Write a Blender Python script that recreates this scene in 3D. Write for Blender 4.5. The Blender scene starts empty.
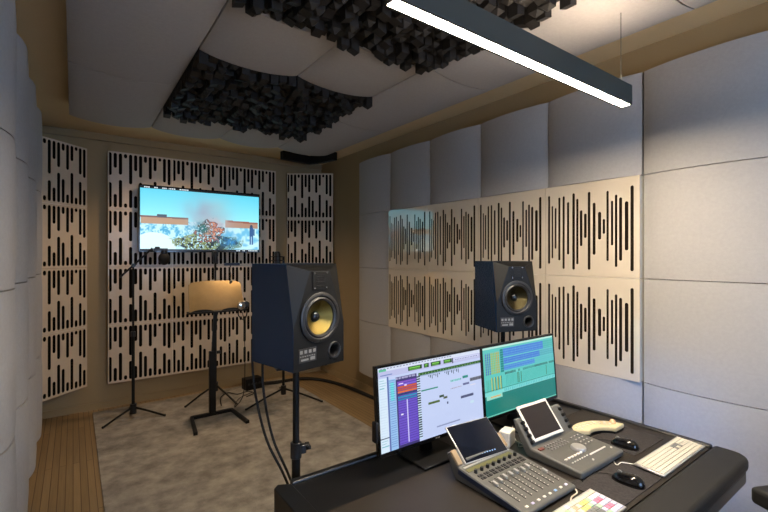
import bpy, bmesh, math, random
import numpy as np
from mathutils import Vector, Matrix, Euler, geometry
random.seed(7)
PI = math.pi
SC = bpy.context.scene
COL = SC.collection
CAMH = 1.578

# ------------------------------------------------------------------ materials
def s(r, g, b):
    f = lambda c: (c/255/12.92) if c/255 <= .04045 else ((c/255+.055)/1.055)**2.4
    return (f(r), f(g), f(b), 1)

def mat(name, col, rough=.6, metal=0, noise=0, nscale=30, bump=0, bscale=200, spec=.5, coat=0, col2=None):
    m = bpy.data.materials.new(name); m.use_nodes = True
    nt = m.node_tree; b = nt.nodes['Principled BSDF']
    b.inputs['Base Color'].default_value = col
    b.inputs['Roughness'].default_value = rough
    b.inputs['Metallic'].default_value = metal
    b.inputs['Specular IOR Level'].default_value = spec
    if coat:
        b.inputs['Coat Weight'].default_value = coat
        b.inputs['Coat Roughness'].default_value = .06
    tc = nt.nodes.new('ShaderNodeTexCoord')
    if noise or col2:
        n = nt.nodes.new('ShaderNodeTexNoise'); n.inputs['Scale'].default_value = nscale
        n.inputs['Detail'].default_value = 6; n.inputs['Roughness'].default_value = .65
        nt.links.new(tc.outputs['Object'], n.inputs['Vector'])
        r = nt.nodes.new('ShaderNodeValToRGB')
        r.color_ramp.elements[0].position = .34 if name == 'mottled_rug' else .3; r.color_ramp.elements[1].position = .66 if name == 'mottled_rug' else .7
        c2 = col2 or tuple(min(1, c*(1+noise)) for c in col[:3])+(1,)
        c1 = col if col2 else tuple(c*(1-noise) for c in col[:3])+(1,)
        r.color_ramp.elements[0].color = c1; r.color_ramp.elements[1].color = c2
        nt.links.new(n.outputs['Fac'], r.inputs['Fac']); nt.links.new(r.outputs['Color'], b.inputs['Base Color'])
    if bump:
        n2 = nt.nodes.new('ShaderNodeTexNoise'); n2.inputs['Scale'].default_value = bscale
        n2.inputs['Detail'].default_value = 3
        nt.links.new(tc.outputs['Object'], n2.inputs['Vector'])
        bp = nt.nodes.new('ShaderNodeBump'); bp.inputs['Strength'].default_value = bump
        bp.inputs['Distance'].default_value = .01
        nt.links.new(n2.outputs['Fac'], bp.inputs['Height']); nt.links.new(bp.outputs['Normal'], b.inputs['Normal'])
    return m

def emis(name, col, st):
    m = bpy.data.materials.new(name); m.use_nodes = True
    nt = m.node_tree; nt.nodes.clear()
    o = nt.nodes.new('ShaderNodeOutputMaterial'); e = nt.nodes.new('ShaderNodeEmission')
    e.inputs['Color'].default_value = col; e.inputs['Strength'].default_value = st
    nt.links.new(e.outputs[0], o.inputs[0]); return m

def screen_mat(name, st):
    m = bpy.data.materials.new(name); m.use_nodes = True
    nt = m.node_tree; b = nt.nodes['Principled BSDF']
    b.inputs['Base Color'].default_value = (.01, .01, .01, 1); b.inputs['Roughness'].default_value = .25
    a = nt.nodes.new('ShaderNodeAttribute'); a.attribute_name = 'Col'
    nt.links.new(a.outputs['Color'], b.inputs['Emission Color'])
    b.inputs['Emission Strength'].default_value = st
    return m

M = {}
M['felt'] = mat('grey_felt', s(170, 167, 164), .95, noise=.05, nscale=60, bump=.15, bscale=260, spec=.1)
M['paint'] = mat('khaki_paint', s(156, 135, 100), .8, noise=.03, nscale=3)
M['cream'] = mat('cream_paint', s(214, 190, 146), .8, noise=.03, nscale=3)
M['plate'] = mat('lacquered_pale_wood', s(206, 188, 164), .38, noise=.04, nscale=14, coat=.12)
M['plate_edge'] = mat('lit_pale_edge', s(235, 228, 215), .5)  # frame paler than the board: light on its sides put into colour
M['white_plate'] = mat('gloss_cream_board', s(216, 202, 180), .1, noise=.015, nscale=14, coat=1)
M['white_plate'].node_tree.nodes['Principled BSDF'].inputs['Coat IOR'].default_value = 2.0
M['white_plate'].node_tree.nodes['Principled BSDF'].inputs['Coat Roughness'].default_value = .02
M['cone_dark'] = mat('surround', s(30, 30, 30), .6)
M['lampled'] = emis('stand_lamp_glow', (1.0, .72, .42, 1), 160)
M['backing'] = mat('black_felt', s(14, 12, 10), .95, spec=.1)
M['backing2'] = mat('brown_felt', s(38, 31, 24), .9, spec=.1)
M['foam'] = mat('black_foam', s(15, 13, 13), .62, noise=.25, nscale=20, bump=.2, bscale=400, spec=.5)
M['black'] = mat('black_metal', s(11, 11, 12), .5, spec=.3)
M['blackp'] = mat('black_plastic', s(24, 24, 26), .35)
M['gloss'] = mat('gloss_black', s(12, 13, 16), .12)
M['rubber'] = mat('black_rubber', s(15, 15, 15), .7)
M['cab'] = mat('black_lacquer_blue_lit', s(7, 42, 74), .25, spec=.4)  # satin black cabinet, with bluish light mixed into the base colour
M['baffle'] = mat('satin_black_baffle', s(12, 12, 11), .5, spec=.28)
M['cone'] = mat('gold_woven_cone', s(128, 112, 60), .3, metal=.9, bump=.3, bscale=500)
M['cone2'] = mat('shaded_gold_woven_cone', s(62, 56, 36), .3, metal=.9, bump=.3, bscale=500)  # same gold cone, darkened to stand for shade on the right speaker
M['chrome'] = mat('chrome', s(190, 190, 190), .2, metal=1)
M['alu'] = mat('brushed_aluminium', s(190, 190, 188), .4, metal=.7)
M['greybody'] = mat('charcoal_body', s(86, 85, 81), .5, noise=.05, nscale=40)
M['bluebody'] = mat('dark_blue_side', s(24, 36, 60), .4)
M['tan'] = mat('tan_bracket', s(150, 128, 98), .5)
M['white'] = mat('white_plastic', s(222, 217, 206), .35)
M['beige'] = mat('beige_plastic', s(214, 198, 158), .45, noise=.05, nscale=60)
M['desk'] = mat('black_desk_laminate', s(40, 35, 30), .48, spec=.35, noise=.12, nscale=6, bump=.08, bscale=600)
M['shelf'] = mat('dark_shelf', s(18, 18, 20), .35)
M['bolster'] = mat('black_leatherette', s(31, 30, 28), .5, spec=.35, bump=.15, bscale=500)
M['mousepad'] = mat('charcoal_cloth', s(60, 57, 57), .95, noise=.3, nscale=120, spec=.1)
M['wood'] = mat('walnut_tray', s(140, 114, 72), .45, noise=.15, nscale=6)
M['rug'] = mat('mottled_rug', s(134, 128, 120), .97, col2=s(184, 175, 163), nscale=6, bump=.6, bscale=160, spec=.05)
M['screen_off'] = mat('dark_glass', s(10, 14, 26), .08, coat=.5)
M['screen_off2'] = mat('dark_brown_glass', s(34, 28, 28), .25, coat=.2)
M['keys'] = mat('white_keys', s(214, 208, 192), .45)
M['yellow'] = mat('yellow_mark', s(222, 210, 120), .5)
M['pink'] = mat('pink_mark', s(214, 120, 150), .5)
M['green'] = mat('green_mark', s(170, 205, 170), .5)
M['lilac'] = mat('lilac_mark', s(200, 198, 226), .5)
M['blue'] = mat('blue_mark', s(140, 180, 225), .5)
M['red'] = mat('red_mark', s(110, 50, 40), .5)
M['orange'] = mat('orange_mark', s(222, 180, 150), .5)
M['ball'] = mat('pale_pink_ball', s(240, 190, 150), .15)
M['greyd'] = mat('dark_grey', s(36, 36, 37), .5)
M['ring'] = mat('dark_ring', s(26, 26, 27), .45)
M['greym'] = mat('mid_grey', s(120, 120, 118), .5)
M['olive'] = mat('olive_mark', s(96, 94, 52), .5)
M['lampgreen'] = mat('grey_green_anodised', s(52, 58, 55), .5)
M['led'] = emis('warm_led', (1.0, .84, .64, 1), 270)
M['added_uplight'] = emis('added_soft_uplight', (1.0, .78, .56, 1), 60)  # added glow above the pendant, lifts the ceiling brightness
M['spot'] = emis('added_lamp_glow', (1.0, .72, .42, 1), 25)  # lens glow of the added ceiling lamps
M['added_blueled'] = emis('added_blue_led', (.08, .35, 1.0, 1), 25)  # added blue glow for the wall below the desk edge
M['daylight'] = None

def wood_floor():
    m = bpy.data.materials.new('oak_floor'); m.use_nodes = True
    nt = m.node_tree; b = nt.nodes['Principled BSDF']; b.inputs['Roughness'].default_value = .45
    tc = nt.nodes.new('ShaderNodeTexCoord'); mp = nt.nodes.new('ShaderNodeMapping')
    mp.inputs['Rotation'].default_value = (0, 0, PI/2)
    nt.links.new(tc.outputs['Object'], mp.inputs['Vector'])
    br = nt.nodes.new('ShaderNodeTexBrick')
    br.inputs['Color1'].default_value = s(158, 126, 82); br.inputs['Color2'].default_value = s(140, 110, 70)
    br.inputs['Mortar'].default_value = s(92, 66, 38)
    br.inputs['Scale'].default_value = 1; br.inputs['Mortar Size'].default_value = .0025
    br.inputs['Brick Width'].default_value = 1.6; br.inputs['Row Height'].default_value = .042
    nt.links.new(mp.outputs[0], br.inputs['Vector'])
    mp2 = nt.nodes.new('ShaderNodeMapping'); mp2.inputs['Scale'].default_value = (60, 2, 1)
    nt.links.new(tc.outputs['Object'], mp2.inputs['Vector'])
    n = nt.nodes.new('ShaderNodeTexNoise'); n.inputs['Scale'].default_value = 1.5; n.inputs['Detail'].default_value = 5
    nt.links.new(mp2.outputs[0], n.inputs['Vector'])
    mx = nt.nodes.new('ShaderNodeMixRGB'); mx.blend_type = 'MULTIPLY'; mx.inputs['Fac'].default_value = .5
    nt.links.new(br.outputs['Color'], mx.inputs[1]); nt.links.new(n.outputs['Fac'], mx.inputs[2])
    g = nt.nodes.new('ShaderNodeGamma'); g.inputs[1].default_value = .8
    nt.links.new(mx.outputs[0], g.inputs[0]); nt.links.new(g.outputs[0], b.inputs['Base Color'])
    return m
M['floor'] = wood_floor()

def glass():
    m = bpy.data.materials.new('window_glass'); m.use_nodes = True
    nt = m.node_tree; nt.nodes.clear()
    o = nt.nodes.new('ShaderNodeOutputMaterial'); t = nt.nodes.new('ShaderNodeBsdfTransparent')
    g = nt.nodes.new('ShaderNodeBsdfGlossy'); g.inputs['Roughness'].default_value = .02
    mx = nt.nodes.new('ShaderNodeMixShader'); mx.inputs[0].default_value = .06
    nt.links.new(t.outputs[0], mx.inputs[1]); nt.links.new(g.outputs[0], mx.inputs[2]); nt.links.new(mx.outputs[0], o.inputs[0])
    return m
M['glass'] = glass()

# ------------------------------------------------------------------ mesh builder
class MB:
    def __init__(self, T=None):
        self.v = []; self.f = []; self.mi = []; self.sm = []; self.T = T or Matrix()
    def _add(self, vs, fs, mi=0, smooth=False):
        n = len(self.v)
        self.v += [self.T @ Vector(p) for p in vs]
        for f in fs:
            self.f.append([n+i for i in f]); self.mi.append(mi); self.sm.append(smooth)
        return self
    def box(self, c, d, rot=None, mi=0):
        x, y, z = d[0]/2, d[1]/2, d[2]/2
        vs = [Vector((a, b, e)) for a in (-x, x) for b in (-y, y) for e in (-z, z)]
        if rot is not None:
            R = rot if isinstance(rot, Matrix) else Euler(rot).to_matrix()
            vs = [R @ p for p in vs]
        vs = [p+Vector(c) for p in vs]
        return self._add(vs, [(0,1,3,2),(4,6,7,5),(0,4,5,1),(2,3,7,6),(0,2,6,4),(1,5,7,3)], mi)
    def bb(self, x0, x1, y0, y1, z0, z1, mi=0):
        return self.box(((x0+x1)/2, (y0+y1)/2, (z0+z1)/2), (x1-x0, y1-y0, z1-z0), mi=mi)
    def cyl(self, p0, p1, r0, r1=None, n=16, mi=0, caps=True):
        r1 = r0 if r1 is None else r1
        p0 = Vector(p0); p1 = Vector(p1); d = (p1-p0).normalized()
        a = d.orthogonal().normalized(); b = d.cross(a)
        vs = []
        for p, r in ((p0, r0), (p1, r1)):
            for i in range(n):
                t = 2*PI*i/n; vs.append(p+a*math.cos(t)*r+b*math.sin(t)*r)
        self._add(vs, [(i, (i+1) % n, n+(i+1) % n, n+i) for i in range(n)], mi, True)
        if caps:
            self._add(vs[:n], [tuple(range(n))[::-1]], mi); self._add(vs[n:], [tuple(range(n))], mi)
        return self
    def tube(self, pts, r, n=8, mi=0, sub=0):
        pts = [Vector(p) for p in pts]
        if sub:
            P = [pts[0]]+pts+[pts[-1]]; out = []
            for i in range(1, len(P)-2):
                for k in range(sub):
                    t = k/sub; a, b, c, d = P[i-1:i+3]
                    out.append(.5*((2*b)+(c-a)*t+(2*a-5*b+4*c-d)*t*t+(3*b-a-3*c+d)*t**3))
            out.append(pts[-1]); pts = out
        vs = []; a = None
        for i, p in enumerate(pts):
            d = (pts[min(i+1, len(pts)-1)]-pts[max(i-1, 0)]).normalized()
            a = d.orthogonal().normalized() if a is None else (a-d*a.dot(d)).normalized()
            b = d.cross(a)
            for k in range(n):
                t = 2*PI*k/n; vs.append(p+(a*math.cos(t)+b*math.sin(t))*r)
        fs = []
        for i in range(len(pts)-1):
            for k in range(n):
                fs.append((i*n+k, i*n+(k+1) % n, (i+1)*n+(k+1) % n, (i+1)*n+k))
        self._add(vs, fs, mi, True)
        self._add(vs[:n], [tuple(range(n))[::-1]], mi); self._add(vs[-n:], [tuple(range(n))], mi)
        return self
    def lathe(self, prof, o, ax, n=32, mi=0):
        """prof: (r, h) list, axis ax from origin o"""
        o = Vector(o); d = Vector(ax).normalized(); a = d.orthogonal().normalized(); b = d.cross(a)
        vs = []
        for r, h in prof:
            for i in range(n):
                t = 2*PI*i/n; vs.append(o+d*h+(a*math.cos(t)+b*math.sin(t))*max(r, 1e-5))
        fs = []
        for j in range(len(prof)-1):
            for i in range(n): fs.append((j*n+i, j*n+(i+1) % n, (j+1)*n+(i+1) % n, (j+1)*n+i))
        return self._add(vs, fs, mi, True)
    def prism(self, poly, h0, h1, fr=None, mi=0):
        """poly in local xy, extruded along z from h0 to h1; fr = matrix"""
        fr = fr or Matrix(); n = len(poly)
        vs = [fr @ Vector((x, y, h0)) for x, y in poly]+[fr @ Vector((x, y, h1)) for x, y in poly]
        return self._add(vs, [tuple(range(n))[::-1], tuple(range(n, 2*n))]+[(i, (i+1) % n, n+(i+1) % n, n+i) for i in range(n)], mi)
    def ball(self, c, r, n=20, mi=0, sc=(1, 1, 1)):
        vs = []; fs = []; m = n//2
        for j in range(m+1):
            ph = PI*j/m
            for i in range(n):
                t = 2*PI*i/n
                vs.append(Vector(c)+Vector((r*sc[0]*math.sin(ph)*math.cos(t), r*sc[1]*math.sin(ph)*math.sin(t), r*sc[2]*math.cos(ph))))
        for j in range(m):
            for i in range(n): fs.append((j*n+i, (j+1)*n+i, (j+1)*n+(i+1) % n, j*n+(i+1) % n))
        return self._add(vs, fs, mi, True)
    def build(self, name, mats, parent=None, bevel=0, seg=2, loc=(0, 0, 0), rotz=0):
        me = bpy.data.meshes.new(name)
        me.from_pydata([tuple(p) for p in self.v], [], self.f)
        if not isinstance(mats, (list, tuple)): mats = [mats]
        for m in mats: me.materials.append(M[m] if isinstance(m, str) else m)
        me.polygons.foreach_set('material_index', self.mi)
        bm = bmesh.new(); bm.from_mesh(me); bmesh.ops.remove_doubles(bm, verts=bm.verts, dist=1e-6)
        bmesh.ops.recalc_face_normals(bm, faces=bm.faces)
        bm.to_mesh(me); bm.free()
        me.polygons.foreach_set('use_smooth', [True]*len(me.polygons))
        me.set_sharp_from_angle(angle=math.radians(38))
        o = bpy.data.objects.new(name, me); COL.objects.link(o); o.location = loc; o.rotation_euler = (0, 0, rotz)
        if parent: o.parent = parent
        if bevel:
            b = o.modifiers.new('bev', 'BEVEL'); b.width = bevel; b.segments = seg; b.limit_method = 'ANGLE'
            b.harden_normals = False
        return o

def tag(o, label, cat, group=None, kind=None):
    if label: o['label'] = label
    if cat: o['category'] = cat
    if group: o['group'] = group
    if kind: o['kind'] = kind
    return o
def thing(name, label, cat, loc=(0, 0, 0), rotz=0, group=None):
    o = bpy.data.objects.new(name, None); COL.objects.link(o); o.empty_display_size = .1
    o.location = loc; o.rotation_euler = (0, 0, rotz)
    return tag(o, label, cat, group)
def struct(mb, name, m, **k):
    o = mb.build(name, m, **k)
    if not k.get('parent'): o['kind'] = 'structure'
    return o
def dup(root, loc=None, rotz=None, label=None, group=None):
    r = root.copy(); COL.objects.link(r)
    if loc is not None: r.location = loc
    if rotz is not None: r.rotation_euler = (0, 0, rotz)
    if label: r['label'] = label
    if group: r['group'] = group
    for ch in list(root.children):
        c = ch.copy(); COL.objects.link(c); c.parent = r
        for g in list(ch.children):
            d = g.copy(); COL.objects.link(d); d.parent = c
    return r

# ------------------------------------------------------------------ camera
cam = bpy.data.cameras.new('camera'); co = bpy.data.objects.new('camera', cam); COL.objects.link(co)
co.location = (0, 0, CAMH); co.rotation_euler = (PI/2, 0, -math.atan2(.5904, .8071))
cam.sensor_width = 36; cam.lens = 425/768*36; cam.clip_start = .02
SC.camera = co

# ------------------------------------------------------------------ room shell
XL, XR, YB, YF, H = -.42, 2.78, -2.2, 5.28, 2.84
struct(MB().bb(XL-.1, XR+.1, YB-.1, YF+.1, -.08, 0), 'floor', 'floor')
struct(MB().bb(XL-.1, XR+.1, YB-.1, YF+.1, H, H+.1), 'ceiling', 'cream')
struct(MB().bb(XL-.1, XL, YB, YF, 0, H), 'wall_left', 'paint')
struct(MB().bb(XR, XR+.1, YB, YF, 0, H), 'wall_right', 'paint')
struct(MB().bb(XL-.1, XR+.1, YF, YF+.1, 0, H), 'wall_far', 'paint')
# rear wall behind the camera; unseen window added to let in cool daylight
wx0, wx1, wz0, wz1 = .1, 2.3, .9, 2.3
mb = MB(); mb.bb(XL-.1, wx0, YB-.1, YB, 0, H); mb.bb(wx1, XR+.1, YB-.1, YB, 0, H); mb.bb(wx0, wx1, YB-.1, YB, 0, wz0); mb.bb(wx0, wx1, YB-.1, YB, wz1, H)
struct(mb, 'wall_rear', 'paint')
mb = MB(); t = .05
mb.bb(wx0, wx1, YB-.08, YB-.02, wz0, wz0+t); mb.bb(wx0, wx1, YB-.08, YB-.02, wz1-t, wz1)
mb.bb(wx0, wx0+t, YB-.08, YB-.02, wz0, wz1); mb.bb(wx1-t, wx1, YB-.08, YB-.02, wz0, wz1); mb.bb(1.18, 1.22, YB-.08, YB-.02, wz0, wz1)
w = struct(mb, 'added_window_1', 'white'); struct(MB().bb(wx0+.02, wx1-.02, YB-.052, YB-.048, wz0+.02, wz1-.02), 'pane', 'glass', parent=w)
# low ledge / picture rail lines on far wall
struct(MB().bb(XL, XR, YF-.03, YF, 2.77, H), 'trim_1', 'paint')
struct(MB().bb(XL, XR, YF-.014, YF, 0, .07), 'baseboard_far', 'paint')
struct(MB().bb(XR-.014, XR, YB, YF-.014, 0, .07), 'baseboard_right', 'paint')

# ------------------------------------------------------------------ pillow panels
def pillow(w, h, bulge, edge, nx=18, ny=6, ex=.8, g=.0022, tzk=.02):
    """panel in local x (width) and z (height), base plane y=0, front at y=-(edge+bulge)"""
    mb = MB(); vs = []; fs = []
    r = .014
    xs = [-w/2+g+ (w-2*g)*i/nx for i in range(nx+1)]
    zs = [-h/2+g+ (h-2*g)*j/ny for j in range(ny+1)]
    def d(x, z, ex=ex):
        tx = 1-(2*x/w)**2; tz = 1-(2*z/h)**2
        k = edge+bulge*(max(tx, 0)**ex)*(1-tzk+tzk*max(tz, 0)**.5)
        ed = min(w/2-g-abs(x), h/2-g-abs(z))
        return -k + r*.25*(1-min(1, ed/r))
    for z in zs:
        for x in xs: vs.append((x, d(x, z), z))
    for j in range(ny):
        for i in range(nx):
            a = j*(nx+1)+i; fs.append((a, a+1, a+nx+2, a+nx+1))
    mb._add(vs, fs, 0, True)
    # sides
    ring = [(i, 0) for i in range(nx+1)]+[(nx, j) for j in range(1, ny+1)]+[(i, ny) for i in range(nx-1, -1, -1)]+[(0, j) for j in range(ny-1, 0, -1)]
    front = [Vector(vs[j*(nx+1)+i]) for i, j in ring]; back = [Vector((p.x, 0, p.z)) for p in front]
    n = len(front)
    mb._add(front+back, [(i, (i+1) % n, n+(i+1) % n, n+i) for i in range(n)]+[tuple(range(n, 2*n))])
    return mb
PW = .605
# right wall: facing -x. local -y -> world -x : rotz = -90deg
pr = pillow(PW, .6, .04, .115).build('acoustic_panel', 'felt')
rows = [('top', 2.347), ('second', 1.747), ('third', 1.147), ('bottom', .547)]
Y0 = 1.106
cols = []
for k in range(-6, 5):   # k=4 far column, 0..3 slot columns, negatives nearer than the slot boards
    cols.append((k, Y0+PW*k+PW/2-(.007 if k < 0 else 0)))
desc = {4: 'far column next to the room corner', 0: 'above or below the nearest slotted board', 1: 'second slotted board column counted from the camera',
        2: 'third slotted board column counted from the camera', 3: 'farthest slotted board column',
        -1: 'column just right of the slotted boards', -2: 'column beside the office chair'}
first = True
for k, y in cols:
    for rn, z in rows:
        if 0 <= k <= 3 and rn in ('second', 'third'): continue
        o = pr if first else dup(pr)
        first = False
        o.location = (XR, y, z); o.rotation_euler = (0, 0, -PI/2)
        if 0 <= k <= 3:
            where = {0: 'nearest', 1: 'second nearest', 2: 'third nearest', 3: 'farthest'}[k]
            lab = 'grey felt pillow panel directly %s the %s column of slotted boards' % ('above' if rn == 'top' else 'below', where)
            tag(o, lab, 'acoustic panel', 'felt pillow panels on the right wall')
        elif k == 4:
            tag(o, 'grey felt pillow panel in the far column by the corner, %s row' % rn, 'acoustic panel', 'felt pillow panels on the right wall')
        elif k == -1:
            tag(o, 'large grey felt pillow panel just right of the slotted boards, %s row' % rn, 'acoustic panel', 'felt pillow panels on the right wall')
        else:
            tag(o, 'grey felt pillow panel on the right wall behind the viewer, %s row' % rn, 'acoustic panel', 'felt pillow panels behind the viewer, '+rn+' row')
# left wall, facing +x : rotz=+90
pl = pillow(.6, .6, .125, .11, nx=26, ex=.62, g=.003).build('acoustic_panel', 'felt')
first = True
nm = {0: 'farthest', 1: 'second farthest', 2: 'third farthest', 3: 'fourth farthest', 4: 'fifth farthest'}
for i in range(0, 8):
    for rn, z in rows:
        o = pl if first else dup(pl)
        first = False
        o.location = (XL, 4.05-.6*i, z); o.rotation_euler = (0, 0, PI/2)
        if i < 5: tag(o, 'grey felt pillow panel on the left wall, %s column, %s row' % (nm[i], rn), 'acoustic panel', 'felt pillow panels on the left wall')
        else: tag(o, 'grey felt pillow panel on the left wall beside the viewer, %s row' % rn, 'acoustic panel', 'felt pillow panels beside the viewer, '+rn+' row')
# ceiling clouds (face down): local y(-)->-z
def ceil_panel(L, label, x, y, first=[{}]):
    key = L
    if key not in first[0]:
        mb = pillow(.6, L, .045, .10, nx=20, ny=8, g=.004, tzk=.14); 
        R = Matrix.Rotation(PI/2, 4, 'X')   # -y -> -z, z->-y
        mb.v = [R @ p for p in mb.v]
        o = mb.build('ceiling_panel', 'felt'); first[0][key] = o
    else: o = dup(first[0][key])
    o.location = (x, y, H)
    tag(o, label, 'ceiling panel', 'felt pillow panels on the ceiling')
ceil_panel(1.2, 'long felt ceiling panel in the far left corner of the ceiling', .27, 3.75)
ceil_panel(1.2, 'long felt ceiling panel at the top left, nearer than its neighbour', .27, 2.55)
ceil_panel(1.201, 'long felt ceiling panel on the left side beside the light bar', .27, 1.35)
ceil_panel(.6, 'square felt ceiling panel beyond the far foam, left of the middle', .87, 4.05)
ceil_panel(.6, 'square felt ceiling panel beyond the far foam, right of the middle', 1.47, 4.05)
ceil_panel(.6, 'square felt ceiling panel between the two foam fields, left one', .87, 2.25)
ceil_panel(.6, 'square felt ceiling panel between the two foam fields, right one', 1.47, 2.25)
ceil_panel(1.2, 'long felt ceiling panel in the far right corner of the ceiling', 2.07, 3.75)
ceil_panel(1.2, 'long felt ceiling panel on the right beside the gap between foam fields', 2.07, 2.55)
ceil_panel(1.2, 'long felt ceiling panel on the right directly above the light bar end', 2.07, 1.35)
ceil_panel(1.2, 'long felt ceiling panel on the right, nearest the viewer', 2.07, .15)
ceil_panel(1.2, 'long felt ceiling panel above the viewer, left one', .27, .15)
ceil_panel(1.2, 'long felt ceiling panel above the viewer, second from the left', .87, .15)
ceil_panel(1.2, 'long felt ceiling panel above the viewer, third from the left', 1.47, .15)

# ------------------------------------------------------------------ foam diffusers
def diffuser(seed):
    rnd = random.Random(seed); mb = MB(); n = 10; c = .6/n
    mb.bb(-.3, .3, -.3, .3, -.055, 0)
    for i in range(n):
        for j in range(n):
            x = -.3+c*(i+.5); y = -.3+c*(j+.5)
            h = rnd.choice([.065, .08, .1, .12]); q = c*.41
            p = [(-q, -q), (q, -q), (q, q), (-q, q)]
            if rnd.random() < .5:
                hs = [h]*4; ap = .022
            else:
                k = rnd.randrange(4); hs = [h+(.016 if (m-k) % 4 < 2 else 0) for m in range(4)]; ap = 0
            vs = [(x+a, y+b, -.05) for a, b in p]+[(x+a, y+b, -.05-hh) for (a, b), hh in zip(p, hs)]
            fs = [(0, 1, 5, 4), (1, 2, 6, 5), (2, 3, 7, 6), (3, 0, 4, 7)]
            if ap: vs.append((x, y, -.05-h-ap)); fs += [(4, 5, 8), (5, 6, 8), (6, 7, 8), (7, 4, 8)]
            else: fs += [(4, 5, 6, 7)]
            mb._add(vs, fs)
    return mb
pd = [diffuser(3).build('foam_diffuser', 'foam'), diffuser(11).build('foam_diffuser', 'foam')]
spots = [(.87, 3.45, 'far field, far left tile'), (1.47, 3.45, 'far field, far right tile'), (.87, 2.85, 'far field, near left tile'), (1.47, 2.85, 'far field, near right tile'),
         (.87, 1.65, 'near field by the light bar, far left tile'), (1.47, 1.65, 'near field by the light bar, far right tile'), (.87, 1.05, 'near field by the light bar, near left tile'), (1.47, 1.05, 'near field by the light bar, near right tile')]
for i, (x, y, d) in enumerate(spots):
    o = pd[i] if i < 2 else dup(pd[i % 2 if i < 4 else (i+1) % 2])
    o.location = (x, y, H); o.rotation_euler = (0, 0, ((i % 4)*PI/2))
    tag(o, 'black foam block diffuser on the ceiling, '+d, 'diffuser', 'black foam diffusers on the ceiling')

# ------------------------------------------------------------------ slotted boards
def slot_plate(w, h, slots, th, arc=4):
    """slots: (x, z0, z1, width) in local coordinates centred; plate front at y=-th"""
    bm = bmesh.new()
    def loop(pts):
        vs = [bm.verts.new((x, 0, z)) for x, z in pts]
        for i in range(len(vs)): bm.edges.new((vs[i], vs[(i+1) % len(vs)]))
    loop([(-w/2, -h/2), (w/2, -h/2), (w/2, h/2), (-w/2, h/2)])
    for x, z0, z1, ww in slots:
        r = ww/2; pts = []
        for k in range(arc+1):
            t = PI*k/arc; pts.append((x+r*math.cos(t), z1-r+r*math.sin(t)))
        for k in range(arc+1):
            t = PI+PI*k/arc; pts.append((x+r*math.cos(t), z0+r+r*math.sin(t)))
        loop(pts)
    bmesh.ops.triangle_fill(bm, edges=bm.edges[:], use_beauty=True, use_dissolve=False)
    g = bmesh.ops.extrude_face_region(bm, geom=bm.faces[:])
    for v in [e for e in g['geom'] if isinstance(e, bmesh.types.BMVert)]: v.co.y -= th
    bmesh.ops.recalc_face_normals(bm, faces=bm.faces)
    for f_ in bm.faces:
        c_ = f_.calc_center_median()
        if abs(f_.normal.y) < .5 and abs(c_.x) < w/2-.001 and abs(c_.z) < h/2-.001: f_.material_index = 1
    me = bpy.data.meshes.new('slotted_board'); bm.to_mesh(me); bm.free()
    return me
tops = [325, 295, 320, 253, 355, 300, 325, 262, 328, 292, 250, 335, 345]
bots = [360, 405, 348, 440, 385, 408, 352, 372, 425, 343, 432, 370, 398]
sl = []
for i in range(13):
    x = -.3+.6*((153+16.85*i)-147)/221
    f = lambda v: .3-.6*(v-233)/229
    sl.append((x, f(tops[i]+4), f(239), .0295)); sl.append((x, f(454.5), f(bots[i]-4), .0295))
me_bar = slot_plate(.596, .596, sl, .006, 3); me_bar.materials.append(M['plate']); me_bar.materials.append(M['backing'])
def slot_board(me, back, label, group, loc, rotz, depth, edge='plate_edge', first={}):
    t = thing('slotted_panel', label, 'acoustic panel', loc, rotz, group)
    o = bpy.data.objects.new('front_board', me); COL.objects.link(o); o.parent = t; o.location = (0, -depth, 0)
    key = (back, depth, edge)
    if key not in first:
        mb = MB(); e = .002; w = .298
        mb.bb(-w+.006, w-.006, -depth+.002, -depth+.006, -w+.006, w-.006)
        b = mb.build('backing', back, t)
        f = MB(); k = .006
        f.bb(-w, -w+k, -depth, 0, -w, w); f.bb(w-k, w, -depth, 0, -w, w); f.bb(-w+k, w-k, -depth, 0, -w, -w+k); f.bb(-w+k, w-k, -depth, 0, w-k, w)
        fr = f.build('frame', edge, t); first[key] = (b, fr)
    else:
        for q in first[key]:
            c = q.copy(); COL.objects.link(c); c.parent = t
    return t
RW = [(2.367, 'top'), (1.767, 'second'), (1.167, 'third'), (.567, 'bottom')]
for ci, cn in enumerate(['left', 'middle', 'right']):
    for z, rn in RW:
        slot_board(me_bar, 'backing', 'pale slotted board of the screen wall, %s column, %s row' % (cn, rn), 'slotted boards behind the television',
                   (.59+.6*ci, YF, z-.005), 0, .084)
# angled corner stacks
def corner(p0, p1, txt, grp):
    p0 = Vector(p0); p1 = Vector(p1); c = (p0+p1)/2; d = p1-p0; rz = math.atan2(d.y, d.x)
    for z, rn in RW:
        slot_board(me_bar, 'backing', 'pale slotted board standing angled in the %s corner, %s row' % (txt, rn), grp, (c.x, c.y, z-.005), rz, .03)
corner((-.345, 4.845), (.09, 5.255), 'far left', 'slotted boards in the far left corner')
corner((2.275, 5.262), (2.77, 4.925), 'far right', 'slotted boards in the far right corner')
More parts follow.
